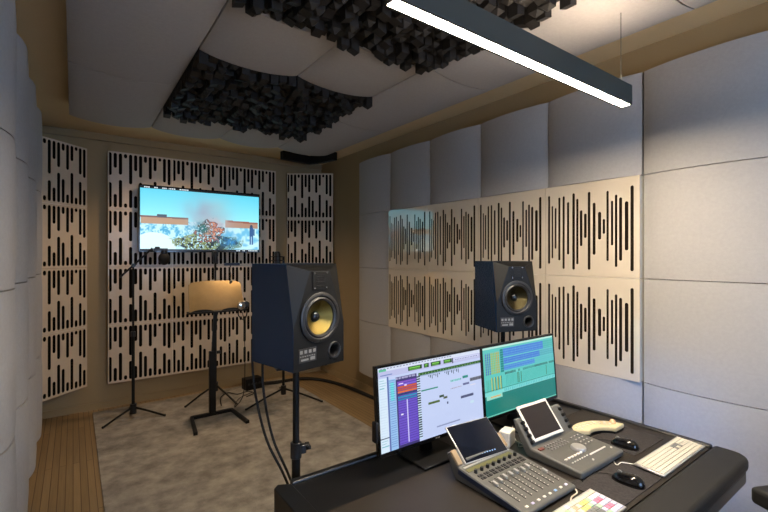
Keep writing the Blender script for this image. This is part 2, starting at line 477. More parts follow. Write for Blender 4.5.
# waveform boards on right wall
wf = [(41, 97, 372), (54, 140, 352), (67, 150, 315), (82, 110, 365), (99, 108, 402), (117, 135, 347), (139, 103, 412), (154, 128, 393), (169, 177, 322), (186, 193, 292),
      (201, 108, 423), (221, 155, 366), (243, 196, 308), (260, 228, 288), (275, 117, 400), (293, 160, 340), (309, 138, 430), (327, 152, 408), (351, 172, 370), (373, 112, 458)]
wide = {351: .017, 243: .016, 221: .015, 373: .015, 327: .014, 201: .014, 139: .014, 186: .014, 169: .014, 54: .009, 67: .01, 275: .011, 293: .011}
sl = []
for px, a, b in wf:
    u = 540+px/4; t = (641-u)/(.198*u-14.2)
    k = (639.5-u)/94; top = 278.5-3*k; hh = 104.5-16.5*k
    fr = lambda v: .3-.6*((260+v/4)-top)/hh
    sl.append((.302-.604*t, max(fr(b), -.29), min(.29, fr(a)), wide.get(px, .012)*1.2))
me_wave = slot_plate(.602, .598, sl, .008, 6); me_wave.materials.append(M['white_plate']); me_wave.materials.append(M['backing2'])
for k in range(4):
    for z, rn in ((1.747, 'upper'), (1.147, 'lower')):
        slot_board(me_wave, 'backing2', '%s row glossy cream board with waveform slots, %s of the four columns' % (rn, ['nearest', 'second nearest', 'third nearest', 'farthest'][k]),
                   'waveform slotted boards on the right wall', (XR, Y0+PW*k+PW/2, z), -PI/2, .135, 'plate_edge')

# ------------------------------------------------------------------ screens painted as data
class Canvas:
    def __init__(self, w, h, bg):
        self.w = w; self.h = h; self.a = np.zeros((h, w, 3)); self.a[:] = bg
    def r(self, x0, y0, x1, y1, c, al=1):
        X0, X1 = int(round(x0*self.w)), max(int(round(x1*self.w)), int(round(x0*self.w))+1)
        Y0_, Y1 = int(round(y0*self.h)), max(int(round(y1*self.h)), int(round(y0*self.h))+1)
        self.a[Y0_:Y1, X0:X1] = self.a[Y0_:Y1, X0:X1]*(1-al)+np.array(c)*al
    def mesh(self, name, W, Hh, mat_, parent, loc, tilt=0):
        w, h = self.w, self.h
        xs = np.linspace(-W/2, W/2, w+1); zs = np.linspace(Hh, 0, h+1)
        vs = [(x, 0, z) for z in zs for x in xs]
        fs = [(j*(w+1)+i, (j+1)*(w+1)+i, (j+1)*(w+1)+i+1, j*(w+1)+i+1) for j in range(h) for i in range(w)]
        me = bpy.data.meshes.new(name); me.from_pydata(vs, [], fs); me.materials.append(mat_)
        ca = me.color_attributes.new('Col', 'FLOAT_COLOR', 'CORNER')
        c = np.clip(self.a, 0, 255)/255; lin = np.where(c <= .04045, c/12.92, ((c+.055)/1.055)**2.4)
        rgba = np.ones((h*w, 4)); rgba[:, :3] = lin.reshape(-1, 3)
        ca.data.foreach_set('color', np.repeat(rgba, 4, axis=0).ravel())
        o = bpy.data.objects.new(name, me); COL.objects.link(o); o.parent = parent; o.location = loc; o.rotation_euler = (tilt, 0, 0)
        return o
rs = np.random.RandomState(5)
def blur_noise(h, w, sc):
    g = rs.rand(h//sc+3, w//sc+3); yy = np.arange(h)/sc; xx = np.arange(w)/sc
    y0 = yy.astype(int); x0 = xx.astype(int); fy = (yy-y0)[:, None]; fx = (xx-x0)[None]
    return g[y0][:, x0]*(1-fy)*(1-fx)+g[y0+1][:, x0]*fy*(1-fx)+g[y0][:, x0+1]*(1-fy)*fx+g[y0+1][:, x0+1]*fy*fx
# television picture
TW, TH = 200, 112
cv = Canvas(TW, TH, (120, 215, 235)); A = cv.a
yy, xx = np.mgrid[0:TH, 0:TW]; X = xx/TW; Y = yy/TH
A[:] = np.array([95, 205, 232])+(Y[..., None])*np.array([110, 60, 30])
n1 = blur_noise(TH, TW, 14); n2 = blur_noise(TH, TW, 5); n3 = blur_noise(TH, TW, 2)
def blend(mask, c):
    m = np.clip(mask, 0, 1)[..., None]; A[:] = A*(1-m)+np.array(c)*m
g = (Y > .52)
blend(g*1., (190, 235, 245))
blend(g*np.clip((n2*.6+n3*.5-.45)*3, 0, 1)*(Y < .85)*(X < .5), (70, 165, 205))
blend(g*np.clip((n2-.4)*3, 0, 1)*(X > .62), (110, 190, 225))
blend((Y > .45+.03*X)*(Y < .58)*(X < .37)*(X > 0), (178, 142, 108)); blend((Y > .45+.03*X)*(Y < .475+.03*X)*(X < .37), (120, 90, 80))
blend((Y > .42)*(Y < .47)*(X > .12)*(X < .2), (70, 80, 90))
blend((Y > .47+.06*(X-.7))*(Y < .595)*(X > .68+.5*(Y-.47)*0)*(X < .99), (172, 136, 112)); blend((Y > .47+.06*(X-.7))*(Y < .5+.06*(X-.7))*(X > .7)*(X < .99), (150, 95, 80))
d = ((X-.1)/.17)**2+((Y-.95)/.24)**2
blend((d < 1)*1., (215, 245, 245))
sm = np.exp(-(((X-.52)/.16)**2+((Y-.38)/.3)**2))*(.45+.9*n1); blend(sm*.85, (150, 165, 185))
sm = np.exp(-(((X-.62)/.1)**2+((Y-.28)/.16)**2)); blend(sm*.6, (150, 205, 215))
blend(np.exp(-(((X-.58)/.12)**2+((Y-.55)/.12)**2))*(.6+.5*n2), (190, 175, 180))
d = ((X-.53)/.29)**2+((Y-.86)/.14)**2+(n2-.5)*.8; blend(np.clip((1.15-d)*3, 0, 1)*(n3 > .3), (92, 104, 60)); blend((d < 1)*(n3 > .66)*1., (150, 168, 112)); blend((d < 1)*(n2 > .62)*1., (36, 52, 50))
d = ((X-.55)/.12)**2+((Y-.68)/.2)**2+(n2-.5)*1.3; blend((d < .9)*(n3 > .35)*1., (70, 72, 82)); blend((d < .75)*(n3 > .5)*1., (160, 102, 88)); blend((d < .5)*(n3 > .72)*1., (214, 150, 120))
blend(np.exp(-(((X-.49)/.05)**2+((Y-.62)/.09)**2))*(n3 > .3), (40, 110, 110))
blend(np.exp(-(((X-.72)/.09)**2+((Y-.84)/.1)**2))*(.3+n3), (50, 130, 190))
blend((np.abs(X-.925) < .018)*(Y > .58)*(Y < .74)*1., (50, 90, 140)); blend((((X-.925)/.013)**2+((Y-.555)/.028)**2 < 1)*1., (60, 70, 90))
blend(((np.abs(X-.914) < .007)+(np.abs(X-.936) < .007))*(Y > .74)*(Y < .88)*1., (60, 105, 160)); blend((np.abs(X-.952) < .008)*(Y > .6)*(Y < .72)*1., (70, 110, 150))
blend((Y < .028)*1., (10, 14, 18)); 
for a, b in ((.02, .07), (.1, .13), (.16, .2), (.21, .27), (.29, .37)): blend((Y < .022)*(Y > .008)*(X > a)*(X < b)*(xx % 3 < 2), (225, 235, 240))
blend((Y > .972)*1., (12, 16, 20))
for a, b in ((.78, .82), (.84, .87), (.89, .99)): blend((Y > .975)*(Y < .992)*(X > a)*(X < b)*(xx % 3 < 2), (220, 230, 235))
tv_cv = cv
# left DAW window
L = Canvas(300, 170, (192, 205, 240))
L.r(0, 0, 1, .045, (212, 220, 240)); L.r(0, .045, 1, .12, (186, 190, 228)); L.r(.01, .02, .07, .05, (90, 190, 150)); L.r(.02, .09, .12, .1, (110, 130, 190))
for a, b in ((.26, .385), (.405, .455), (.475, .57), (.6, .685)): L.r(a, .05, b, .1, (22, 70, 30)); L.r(a+.01, .06, b-.015, .075, (110, 190, 70)); L.r(a+.01, .085, b-.02, .092, (90, 160, 60))
L.r(.69, .045, .7, .115, (30, 30, 50)); L.r(.7, .06, .98, .09, (205, 212, 242))
L.r(.35, .155, 1, .19, (40, 92, 40)); L.r(.35, .19, 1, .2, (150, 170, 200))
for i in range(18):
    if i in (7, 8): continue
    x = .44+.018*i; L.r(x, .205, x+.008, .205+.018*(1+(i*7) % 3), (70, 90, 110))
L.r(0, .13, .07, 1, (212, 230, 245)); 
for i in range(26): L.r(.01, .15+.031*i, .05+.01*((i*5) % 3), .158+.031*i, (120, 185, 200) if i < 4 or i > 22 else (200, 218, 238))
L.r(.075, .12, .085, 1, (90, 110, 170)); L.r(.085, .16, .145, 1, (150, 190, 232)); L.r(.1, .2, .13, .42, (110, 220, 225))
for i in range(30): L.r(.09, .17+.027*i, .14, .174+.027*i, (90, 130, 200))
L.r(.145, .145, .335, 1, (60, 52, 110)); L.r(.16, .2, .33, .97, (104, 78, 196))
cols_ = [(130, 80, 190), (120, 90, 210), (200, 90, 60), (190, 80, 60), (215, 110, 60), (40, 60, 110), (30, 150, 190), (25, 130, 175)]
for i, c in enumerate(cols_): L.r(.16, .2+.03*i, .33, .226+.03*i, c)
for i in range(26): L.r(.155, .2+.03*i, .335, .204+.03*i, (70, 50, 140)); L.r(.335, .19+.03*i, .362, .205+.03*i, (24, 30, 50)); L.r(.335, .205+.03*i, .362, .218+.03*i, (200, 225, 240))
L.r(.235, .44, .242, .96, (200, 195, 245)); L.r(.17, .23, .21, .24, (235, 220, 250)); L.r(.22, .255, .24, .27, (235, 220, 250)); L.r(.18, .6, .2, .62, (230, 225, 250))
def clip(x0, x1, y, h, c, tex=True):
    L.r(x0, y, x1, y+h, c)
    if tex:
        k = x0
        while k < x1: L.r(k, y+h*.3, k+.004, y+h*(.55+.4*rs.rand()), tuple(v*.6 for v in c)); k += .009
for i in range(24): L.r(.02+.028*i, .012, .036+.028*i, .022, (120, 126, 160))
for i in range(20): L.r(.145+.009*i, .155, .15+.009*i, .175, (190, 190, 230))
for i in range(14): L.r(.72+.018*i, .068, .731+.018*i, .08, (120, 120, 170))
for i in range(22): L.r(.36+.029*i, .167, .362+.029*i, .185, (150, 200, 130))
clip(.37, .53, .375, .022, (60, 150, 130)); clip(.66, .77, .335, .03, (150, 215, 220)); clip(.79, .85, .32, .035, (50, 150, 140)); clip(.87, 1, .37, .05, (110, 115, 130))
clip(.66, .77, .44, .02, (195, 195, 225)); clip(.79, .86, .42, .028, (110, 115, 160)); clip(.43, .54, .555, .03, (85, 110, 60)); clip(.54, .585, .5, .028, (60, 85, 70)); clip(.58, .62, .53, .028, (90, 100, 80))
clip(.76, .9, .58, .038, (86, 92, 130)); L.r(.87, .46, .93, .475, (215, 215, 235)); L.r(.615, .605, .625, .635, (50, 60, 100)); L.r(.86, .68, .9, .72, (196, 222, 238))
L.r(0, .83, .075, .84, (70, 80, 110)); L.r(.5, .885, .74, .9, (140, 150, 190))
# right DAW window (mixer)
R_ = Canvas(300, 170, (12, 128, 120))
R_.r(0, 0, 1, .03, (190, 238, 225)); R_.r(0, .03, 1, .68, (92, 205, 196))
R_.r(.02, .09, .21, .4, (110, 200, 150))
for i in range(8): R_.r(.03+.023*i, .08, .043+.023*i, .4, [(70, 120, 200), (170, 190, 110), (190, 175, 90)][min(2, i//3)])
R_.r(.22, .06, .26, .4, (16, 140, 135))
R_.r(.26, .06, .84, .18, (62, 120, 222)); R_.r(.26, .2, .78, .29, (58, 112, 218)); R_.r(.26, .31, .7, .38, (66, 130, 222)); R_.r(.84, .06, 1, .18, (70, 190, 170)); R_.r(.78, .2, 1, .29, (80, 180, 180)); R_.r(.7, .31, 1, .38, (90, 200, 190))
for i in range(46): R_.r(.26+.0162*i, .05, .263+.0162*i, .4, (96, 178, 224))
for k in range(9): R_.r(.02, .09+.034*k, 1, .096+.034*k, (110, 200, 220), .7)
for i in range(44):
    x = .27+.0166*i
    R_.r(x, .41, x+.009, .45, (22, 60, 56) if i not in (9, 10, 13, 14, 38) else (120, 215, 205))
    R_.r(x+.012, .46, x+.014, .62, (50, 160, 150))
    if i in (10, 11, 13, 36): R_.r(x, .46, x+.006, .62, (70, 110, 60))
for i in range(12): R_.r(.03+.016*i, .47, .036+.016*i, .66, (70, 170, 150))
for i in range(4): R_.r(.09+.038*i, .45, .1+.038*i, .64, (200, 205, 70)); R_.r(.102+.038*i, .45, .108+.038*i, .64, (20, 60, 50))
R_.r(0, .63, 1, .637, (30, 90, 90)); R_.r(0, .65, 1, .7, (130, 225, 220)); R_.r(.02, .7, .22, .76, (150, 228, 210)); R_.r(.07, .72, .2, .735, (235, 180, 110)); 
for i in range(30): R_.r(.25+.025*i, .655, .262+.025*i, .69, (84, 190, 200))
R_.r(0, .98, 1, 1, (110, 200, 180))

M['tvscr'] = screen_mat('television_picture', .9)
M['scrL'] = screen_mat('editor_screen_picture', .8)
M['scrR'] = screen_mat('mixer_screen_picture', .72)

# ------------------------------------------------------------------ television
tv = thing('television', 'flat television showing a bonfire, mounted on the slotted screen wall', 'television', (1.2, 5.105, 1.62))
W_, H_ = 1.29, .712
mb = MB(); mb.bb(-W_/2, W_/2, 0, .045, 0, H_); mb.build('housing', 'blackp', tv, bevel=.004)
mb = MB(); b = .011
mb.bb(-W_/2, W_/2, -.006, 0, 0, b+.004); mb.bb(-W_/2, W_/2, -.006, 0, H_-b, H_); mb.bb(-W_/2, -W_/2+b, -.006, 0, b+.004, H_-b); mb.bb(W_/2-b, W_/2, -.006, 0, b+.004, H_-b)
mb.build('bezel', 'gloss', tv)
tv_cv.mesh('screen', W_-2*b, H_-2*b-.004, M['tvscr'], tv, (0, -.002, b+.004))
MB().bb(-.2, .2, .045, .083, .2, .5).build('wall_mount', 'black', tv)

# ------------------------------------------------------------------ ceiling corner bar
mb = MB()
path = [(2.02, 4.84), (2.24, 4.88), (2.42, 4.90), (2.51, 4.74), (2.56, 4.5)]
P = [Vector((x, y, 0)) for x, y in path]
outer = []; inner = []
for i, p in enumerate(P):
    d = (P[min(i+1, 4)]-P[max(i-1, 0)]).normalized(); nn = Vector((-d.y, d.x, 0))
    outer.append((p+nn*.035)[:2]); inner.append((p-nn*.035)[:2])
mb.prism(outer+inner[::-1], -.1, 0)
o = mb.build('corner_bracket', 'black', loc=(0, 0, H), bevel=.006); 
tag(o, 'black curved bar fixed under the ceiling in the far right corner', 'ceiling bar')

# ------------------------------------------------------------------ linear light
lt = thing('pendant_light', 'long dark linear pendant light with a warm glowing underside', 'light', (1.395, .935, 2.278))
Lh = .69
mb = MB(); mb.bb(-Lh, Lh, -.028, .028, .012, .088); mb.bb(-Lh, Lh, -.028, -.019, 0, .012); mb.bb(-Lh, Lh, .019, .028, 0, .012); mb.bb(-Lh, -Lh+.003, -.024, .024, 0, .012); mb.bb(Lh-.003, Lh, -.024, .024, 0, .012)
mb.build('housing', 'lampgreen', lt)
MB().bb(-Lh+.004, Lh-.004, -.019, .019, .0015, .0115).build('diffuser_strip', 'led', lt)
MB().bb(-Lh+.03, Lh-.03, -.015, .015, .088, .0895).build('added_upper_glow', 'added_uplight', lt)  # added upward-facing emitter, unseen from below, brightens the ceiling
for sx in (-.64, .64): 
    c = MB().cyl((sx, 0, .088), (sx, 0, H-2.278), .0014, n=6).build('suspension_cable', 'lampgreen', lt)
    
# ------------------------------------------------------------------ rug
mb = MB(); nx, ny = 40, 60
mb.bb(.155, 2.2, 2.05, 5.16, 0.0, .012)
o = mb.build('rug', 'rug', bevel=.004); tag(o, 'large mottled grey rug on the oak floor in front of the screen wall', 'rug')

# ------------------------------------------------------------------ monitors (speakers)
def speaker(label, loc, rotz, cone):
    t = thing('studio_speaker', label, 'speaker', loc, rotz, 'studio speakers either side of the desk')
    w, D, Hh = .127, .275, .4; c = .045; zz = .16
    vs = [(-w, 0, 0), (w, 0, 0), (w, 0, zz), (w, c, Hh), (.05, 0, .372), (-.05, 0, .372), (-w, c, Hh), (-w, 0, zz)]
    bk = [(-w, D, 0), (w, D, 0), (w, D, Hh), (-w, D, Hh)]
    mb = MB()
    wz = .192; R = .098; Rh = R-.030; pxx, pz, prr = .073, .054, .023
    # front face with round openings for woofer and port
    bm = bmesh.new()
    def lp(pts):
        q = [bm.verts.new((a, 0, b)) for a, b in pts]
        for i in range(len(q)): bm.edges.new((q[i], q[(i+1) % len(q)]))
    lp([(vs[i][0], vs[i][2]) for i in (0, 1, 2)]+[(.0501, .372), (-.0501, .372), (-w, zz)])
    lp([(Rh*math.cos(2*PI*k/40), wz+Rh*math.sin(2*PI*k/40)) for k in range(40)])
    lp([(pxx+prr*math.cos(2*PI*k/24), pz+prr*math.sin(2*PI*k/24)) for k in range(24)])
    bmesh.ops.triangle_fill(bm, edges=bm.edges[:], use_beauty=True, use_dissolve=False)
    bm.verts.index_update()
    mb._add([v.co.copy() for v in bm.verts], [tuple(v.index for v in f_.verts) for f_ in bm.faces], 1); bm.free()
    mb._add(vs+bk, [(2, 3, 4), (3, 6, 5, 4), (6, 7, 5)], 1)
    mb._add(vs+bk, [(1, 9, 10, 3, 2), (0, 7, 6, 11, 8), (8, 11, 10, 9), (6, 3, 10, 11), (0, 8, 9, 1)], 0)
    mb.build('cabinet', ['cab', 'baffle'], t)
    mb = MB(); mb.lathe([(R, 0), (R, .006), (R-.006, .009), (R-.014, .009), (R-.018, .005), (R-.024, .009), (R-.031, .006), (R-.032, -.002)], (0, 0, wz), (0, -1, 0), 48)
    for k in range(6): a = k*PI/3+.5; mb.cyl((math.cos(a)*(R-.009), -.009, wz+math.sin(a)*(R-.009)), (math.cos(a)*(R-.009), -.0115, wz+math.sin(a)*(R-.009)), .003, n=8)
    mb.build('woofer_ring', 'ring', t)
    mb = MB(); mb.lathe([(Rh+.001, .002), (Rh-.008, -.004), (.045, -.017), (.03, -.027), (.018, -.034), (0, -.036)], (0, 0, wz), (0, -1, 0), 48)
    cn = mb.build('woofer_cone', cone, t)
    mb = MB(); mb.lathe([(.021, -.036), (.021, -.028), (.017, -.021), (.009, -.0175), (0, -.0165)], (0, 0, wz), (0, -1, 0), 32); mb.build('dust_cap', 'gloss', t)
    mb = MB(); mb.bb(-.038, .038, -.004, 0, .3, .372)
    for k in range(6): mb.bb(-.02, .02, -.007, -.004, .312+.009*k, .316+.009*k)
    mb.build('tweeter', 'baffle', t, bevel=.002)
    mb = MB()
    for sx in (-.031, .031):
        for z in (.307, .365): mb.cyl((sx, -.004, z), (sx, -.0065, z), .0035, n=10)
    mb.build('screws', 'chrome', t)
    mb = MB(); mb.lathe([(.034, 0), (.034, .004), (.031, .006), (.025, .004), (.0225, -.002), (.021, -.03), (.02, -.06), (0, -.06)], (.073, 0, .054), (0, -1, 0), 32); pr_ = mb.build('port', 'ring', t)
    mb = MB(); mb.bb(-.105, -.02, -.003, 0, .03, .082); lab = mb.build('control_plate', 'greyd', t)
    mb = MB()
    for k in range(4): mb.bb(-.1+.021*k, -.088+.021*k, -.0045, -.003, .064, .076)
    for k in range(7): mb.bb(-.1+.011*k, -.094+.011*k, -.0042, -.003, .052, .055)
    mb.bb(-.095, -.06, -.0042, -.003, .037, .044); mb.bb(-.05, -.028, -.0042, -.003, .036, .048)
    mb.build('control_marks', 'greym', lab)
    return t
TOPZ = 1.547
sl_rot = math.atan2(.227, .974)
speaker('large black studio speaker with gold cone on a pole, left of the monitors', (.777, 1.485, TOPZ-.4), sl_rot, 'cone')
sr_rot = math.atan2(-.097, .237)
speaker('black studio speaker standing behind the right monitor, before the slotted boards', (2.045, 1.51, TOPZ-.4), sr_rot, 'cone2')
def sp_stand(x, y, rz, label, cable):
    t = thing('speaker_stand', label, 'speaker stand', (x, y, 0), rz, 'speaker stands behind the desk')
    b0 = 0.012 if y > 2.05 else 0
    MB().cyl((0, 0, .02), (0, 0, .775), .0175, n=20).build('lower_tube', 'black', t)
    MB().cyl((0, 0, .775), (0, 0, TOPZ-.408), .0135, n=20).build('upper_tube', 'black', t)
    mb = MB(); mb.cyl((0, 0, .745), (0, 0, .81), .023, n=20); mb.box((.028, 0, .778), (.025, .026, .035)); mb.build('clamp', 'blackp', t, bevel=.003)
    mb = MB(); mb.cyl((.04, 0, .785), (.055, 0, .785), .016, n=12); mb.box((.052, 0, .785), (.011, .045, .015)); mb.build('clamp_knob', 'rubber', t, bevel=.002)
    MB().box((0, 0, TOPZ-.404), (.2, .2, .008)).build('top_plate', 'black', t)
    MB().cyl((0, 0, 0), (0, 0, .02), .14, n=40).build('base_plate', 'black', t, bevel=.004)
f = Vector((.227, -.974)); 
sp_stand(.777-f.x*.15, 1.485-f.y*.15, sl_rot-.4, 'black pole stand with clamp knob under the left studio speaker', 1)
f = Vector((-.38, -.925))
sp_stand(2.045-f.x*.15, 1.515-f.y*.15, sr_rot, 'black pole stand under the studio speaker behind the right monitor', 1)

# ------------------------------------------------------------------ desk
DZ = .718
dk = thing('desk', 'wide black studio desk with padded front edge below the monitors', 'desk', (1.47, 1.05, 0))
dx, dy = -1.47, -1.05
def W2(mb): 
    mb.T = Matrix.Translation((dx, dy, 0)); return mb
XD0, XD1 = .60, 2.34
mb = W2(MB()); mb.prism([(XD0+.02, .674), (XD1-.035, .674), (XD1-.035, 1.268), (XD0+.02, 1.268)], DZ-.035, DZ); mb.build('desktop', 'desk', dk)
mb = W2(MB()); mb.bb(.669, XD1-.035, 1.272, 1.5, DZ-.04, DZ-.006); mb.build('back_shelf', 'shelf', dk, bevel=.003)
mb = W2(MB()); mb.prism([(XD0, 1.272), (.667, 1.272), (.667, 1.505), (XD0+.02, 1.53), (XD0, 1.51)], DZ-.12, DZ); mb.build('end_cap', 'shelf', dk, bevel=.004)
mb = W2(MB()); mb.bb(XD1-.033, XD1, .674, 1.5, DZ-.05, DZ+.008); mb.bb(.669, XD1, 1.502, 1.53, DZ-.1, DZ+.004); mb.build('rim', 'blackp', dk, bevel=.007, seg=3)
# padded front edge with rounded outer corners
mb = W2(MB()); pts = [(XD0-.005, .672)]
for k in range(7): a = PI+PI/2*k/6; pts.append((XD0-.005+.07+.07*math.cos(a), .535+.07+.07*math.sin(a)))
for k in range(7): a = 1.5*PI+PI/2*k/6; pts.append((XD1+.005-.07+.07*math.cos(a), .535+.07+.07*math.sin(a)))
pts += [(XD1+.005, .672)]
mb.prism(pts, DZ-.045, DZ+.008); mb.build('padded_edge', 'bolster', dk, bevel=.016, seg=4)
mb = W2(MB()); mb.prism([(x, y+.008 if y < .66 else y) for x, y in pts], DZ-.1, DZ-.046); mb.build('edge_underside', 'shelf', dk, bevel=.008)
for x in (.72, 2.2):
    W2(MB()).bb(x-.02, x+.02, .78, 1.48, 0, DZ-.04).build('side_panel', 'shelf', dk, bevel=.003)
W2(MB()).bb(.74, 2.18, 1.44, 1.46, .25, DZ-.04).build('modesty_panel', 'shelf', dk)
W2(MB()).bb(2.29, 2.31, .62, 1.3, DZ-.115, DZ-.1).build('added_blue_led_strip', 'added_blueled', dk)  # added hidden strip that tints the lower wall blue

# ------------------------------------------------------------------ computer monitors
def monitor(label, x, cvs, m, w, hgt):
    t = thing('computer_monitor', label, 'monitor', (x+.008, 1.335, DZ-.006), 0, 'computer monitors on the desk')
    mw, mh = w, hgt; z0 = .082; tl = math.radians(-4.5)
    Tm = Matrix.Translation((0, 0, z0)) @ Matrix.Rotation(tl, 4, 'X')
    mb = MB(Tm); mb.bb(-mw/2, mw/2, 0, .022, 0, mh); mb.bb(-mw*.35, mw*.35, .022, .05, .06, mh-.06); mb.build('housing', 'blackp', t, bevel=.003)
    b = .009
    mb = MB(Tm); mb.bb(-mw/2, mw/2, -.003, 0, 0, .015); mb.bb(-mw/2, mw/2, -.003, 0, mh-b, mh); mb.bb(-mw/2, -mw/2+b, -.003, 0, .015, mh-b); mb.bb(mw/2-b, mw/2, -.003, 0, .015, mh-b)
    bz = mb.build('bezel', 'gloss', t)
    MB(Tm).bb(-.012, .012, -.0035, -.003, .005, .009).build('badge', 'greym', bz)
    p = Tm @ Vector((0, -.0012, .015))
    cvs.mesh('screen', mw-2*b, mh-b-.015, m, t, p, tl)
    mb = MB(); mb.box((0, .075, .12), (.06, .02, .235)); mb.build('stand_neck', 'black', t, bevel=.003)
    mb = MB(); mb.prism([(-.12, -.055), (.12, -.055), (.12, .13), (-.12, .13)], 0, .012); mb.build('stand_base', 'black', t, bevel=.004)
    return t
m1 = monitor('left computer monitor showing an editing window with purple track list', 1.252, L, M['scrL'], .612, .351)
m2 = monitor('right computer monitor showing a teal mixer window', 1.858, R_, M['scrR'], .600, .351)
# little grey hub clipped on the left side of the left monitor
mb = MB(); mb.bb(-.012, 0, .0, .03, .12, .2); 
mb.build('side_button_box', 'blackp', m1, loc=(-.306, .004, .02), bevel=.003)

# ------------------------------------------------------------------ fader controllers
def wedge(x0, x1, y0, y1, yb, zf, zb, zt, T):
    """flat body plus upturned rear (profile extruded along x), local z from desk surface"""
    prof = [(y0, .006), (y0, zf), (y1, zb), (yb, zt), (yb+.02, zt-.008), (y1+.035, zb-.02), (y1+.02, .002), (y0+.01, .002)]
    mb = MB(T)
    fr = Matrix(((0, 0, 1, 0), (1, 0, 0, 0), (0, 1, 0, 0), (0, 0, 0, 1)))
    mb.prism(prof, x0, x1, fr)
    return mb
def on(mb_T, y0, y1, zf, zb):
    """matrix mapping (x, along, up) to the flat face"""
    a = math.atan2(zb-zf, y1-y0)
    return mb_T @ Matrix.Translation((0, y0, zf)) @ Matrix.Rotation(a, 4, 'X')
fc = thing('fader_controller', 'grey eight fader control surface holding a dark tablet', 'controller', (1.335, .84, DZ), 0, 'control surfaces on the desk')
w2 = .15
wedge(-w2, w2, 0, .3, .345, .022, .052, .095, Matrix()).build('body', 'greybody', fc, bevel=.006, seg=3)
T = on(Matrix(), 0, .3, .022, .052)
MB(T).bb(-w2-.002, -w2+.0005, .02, .3, -.022, -.004).build('side_trim', 'bluebody', fc)
MB(Matrix()).box((-w2+.014, .325, .078), (.026, .012, .06), (math.radians(-45), 0, 0)).build('left_bracket', 'tan', fc, bevel=.004)
MB(Matrix()).box((w2-.014, .325, .078), (.026, .012, .06), (math.radians(-45), 0, 0)).build('right_bracket', 'tan', fc, bevel=.004)
MB().box((0, .312, .062), (.2, .02, .02)).build('tablet_rest', 'greybody', fc, bevel=.003)
mb = MB(T); mb.bb(-w2+.015, w2-.015, .284, .292, 0, .002)
mb.build('display_strip', 'alu', fc)
mb = MB(T); mb.bb(-w2+.012, w2-.03, .259, .276, 0, .0015); mb.build('meter_strip', 'olive', fc)
for k in range(8):
    x = -.115+.0335*k
    mb = MB(T); mb.cyl((x, .246, 0), (x, .246, .013), .0075, .0065, n=14); mb.build('rotary_knob', 'blackp', fc)
    mb = MB(T)
    for r in range(2):
        for c in range(2): mb.bb(x-.012+.0135*c, x-.002+.0135*c, .205+.016*r-.004, .214+.016*r-.002, 0, .003)
    mb.build('channel_buttons', 'greyd', fc)
    mb = MB(T); mb.bb(x-.001, x+.001, .05, .185, -.0002, .0008); sl_ = mb.build('fader_slot', 'backing', fc)
    mb = MB(T)
    for q in range(9): mb.bb(x+.006, x+.0095, .055+.015*q, .0575+.015*q, 0, .0008)
    mb.build('scale_marks', 'white', sl_)
    fy = [.155, .16, .165, .165, .165, .16, .165, .11][k]
    mb = MB(T); mb.box((x, fy, .007), (.011, .022, .012)); mb.build('fader_cap', 'alu', fc, bevel=.002)
    mb = MB(T); mb.bb(x-.006, x+.006, .018, .026, 0, .0025); mb.build('lit_button', 'lilac' if k in (1, 7) else ('blue' if k == 5 else 'white'), fc)

ec = thing('control_surface', 'grey control surface with jog wheel holding a white tablet', 'controller', (1.735, .862, DZ), 0, 'control surfaces on the desk')
w2 = .168
wedge(-w2, w2, 0, .225, .30, .03, .042, .145, Matrix()).build('body', 'greybody', ec, bevel=.007, seg=3)
T = on(Matrix(), 0, .225, .03, .042)
mb = MB(T); mb.lathe([(.031, 0), (.031, .007), (.028, .011), (.02, .012), (0, .0125)], (.01, .115, 0), (0, 0, 1), 36); mb.build('jog_wheel', 'alu', ec)
mb = MB(T)
for k in range(6): mb.bb(-.135+.022*k, -.12+.022*k, .085-.0*k, .093, 0, .004)
for k in range(7): mb.bb(-.13+.018*k, -.122+.018*k, .06, .064, 0, .003)
mb.build('soft_keys', 'white', ec)
mb = MB(T)
for r in range(3):
    for k in range(7): mb.bb(-.105+.02*k, -.094+.02*k, .165+.016*r, .173+.016*r, 0, .004)
mb.build('button_grid', 'greym', ec)
mb = MB(T)
for r in range(4):
    for k in range(3): mb.bb(.065+.026*k, .082+.026*k, .115+.022*r, .122+.022*r, 0, .004)
mb.build('number_pad', 'greym', ec)
mb = MB(T)
for r in range(4):
    for k in range(3): mb.bb(.072+.026*k, .078+.026*k, .117+.022*r, .120+.022*r, .004, .0046)
mb.build('key_legends', 'white', ec)
mb = MB(T); mb.bb(.0, .125, .056, .062, 0, .003); mb.build('light_strip', 'white', ec)
mb = MB(T); mb.bb(-.15, -.12, .19, .205, 0, .004); mb.build('red_button', 'red', ec)
mb = MB(T); mb.cyl((.14, .04, 0), (.14, .04, .004), .004, n=10); mb.cyl((-.03, .03, 0), (-.03, .03, .004), .004, n=10); mb.build('round_buttons', 'white', ec)
MB().box((-.035, .243, .058), (.2, .02, .022)).build('tablet_rest', 'greybody', ec, bevel=.003)
a = math.atan2(.103, .075)
Tu = Matrix.Translation((0, .225, .042)) @ Matrix.Rotation(a, 4, 'X')
for sx in (-1, 1):
    for k in range(4):
        MB(Tu).cyl((sx*.146, .02+.028*k, 0), (sx*.146, .02+.028*k, .014), .0085, .0075, n=14).build('rotary_knob', 'blackp', ec)

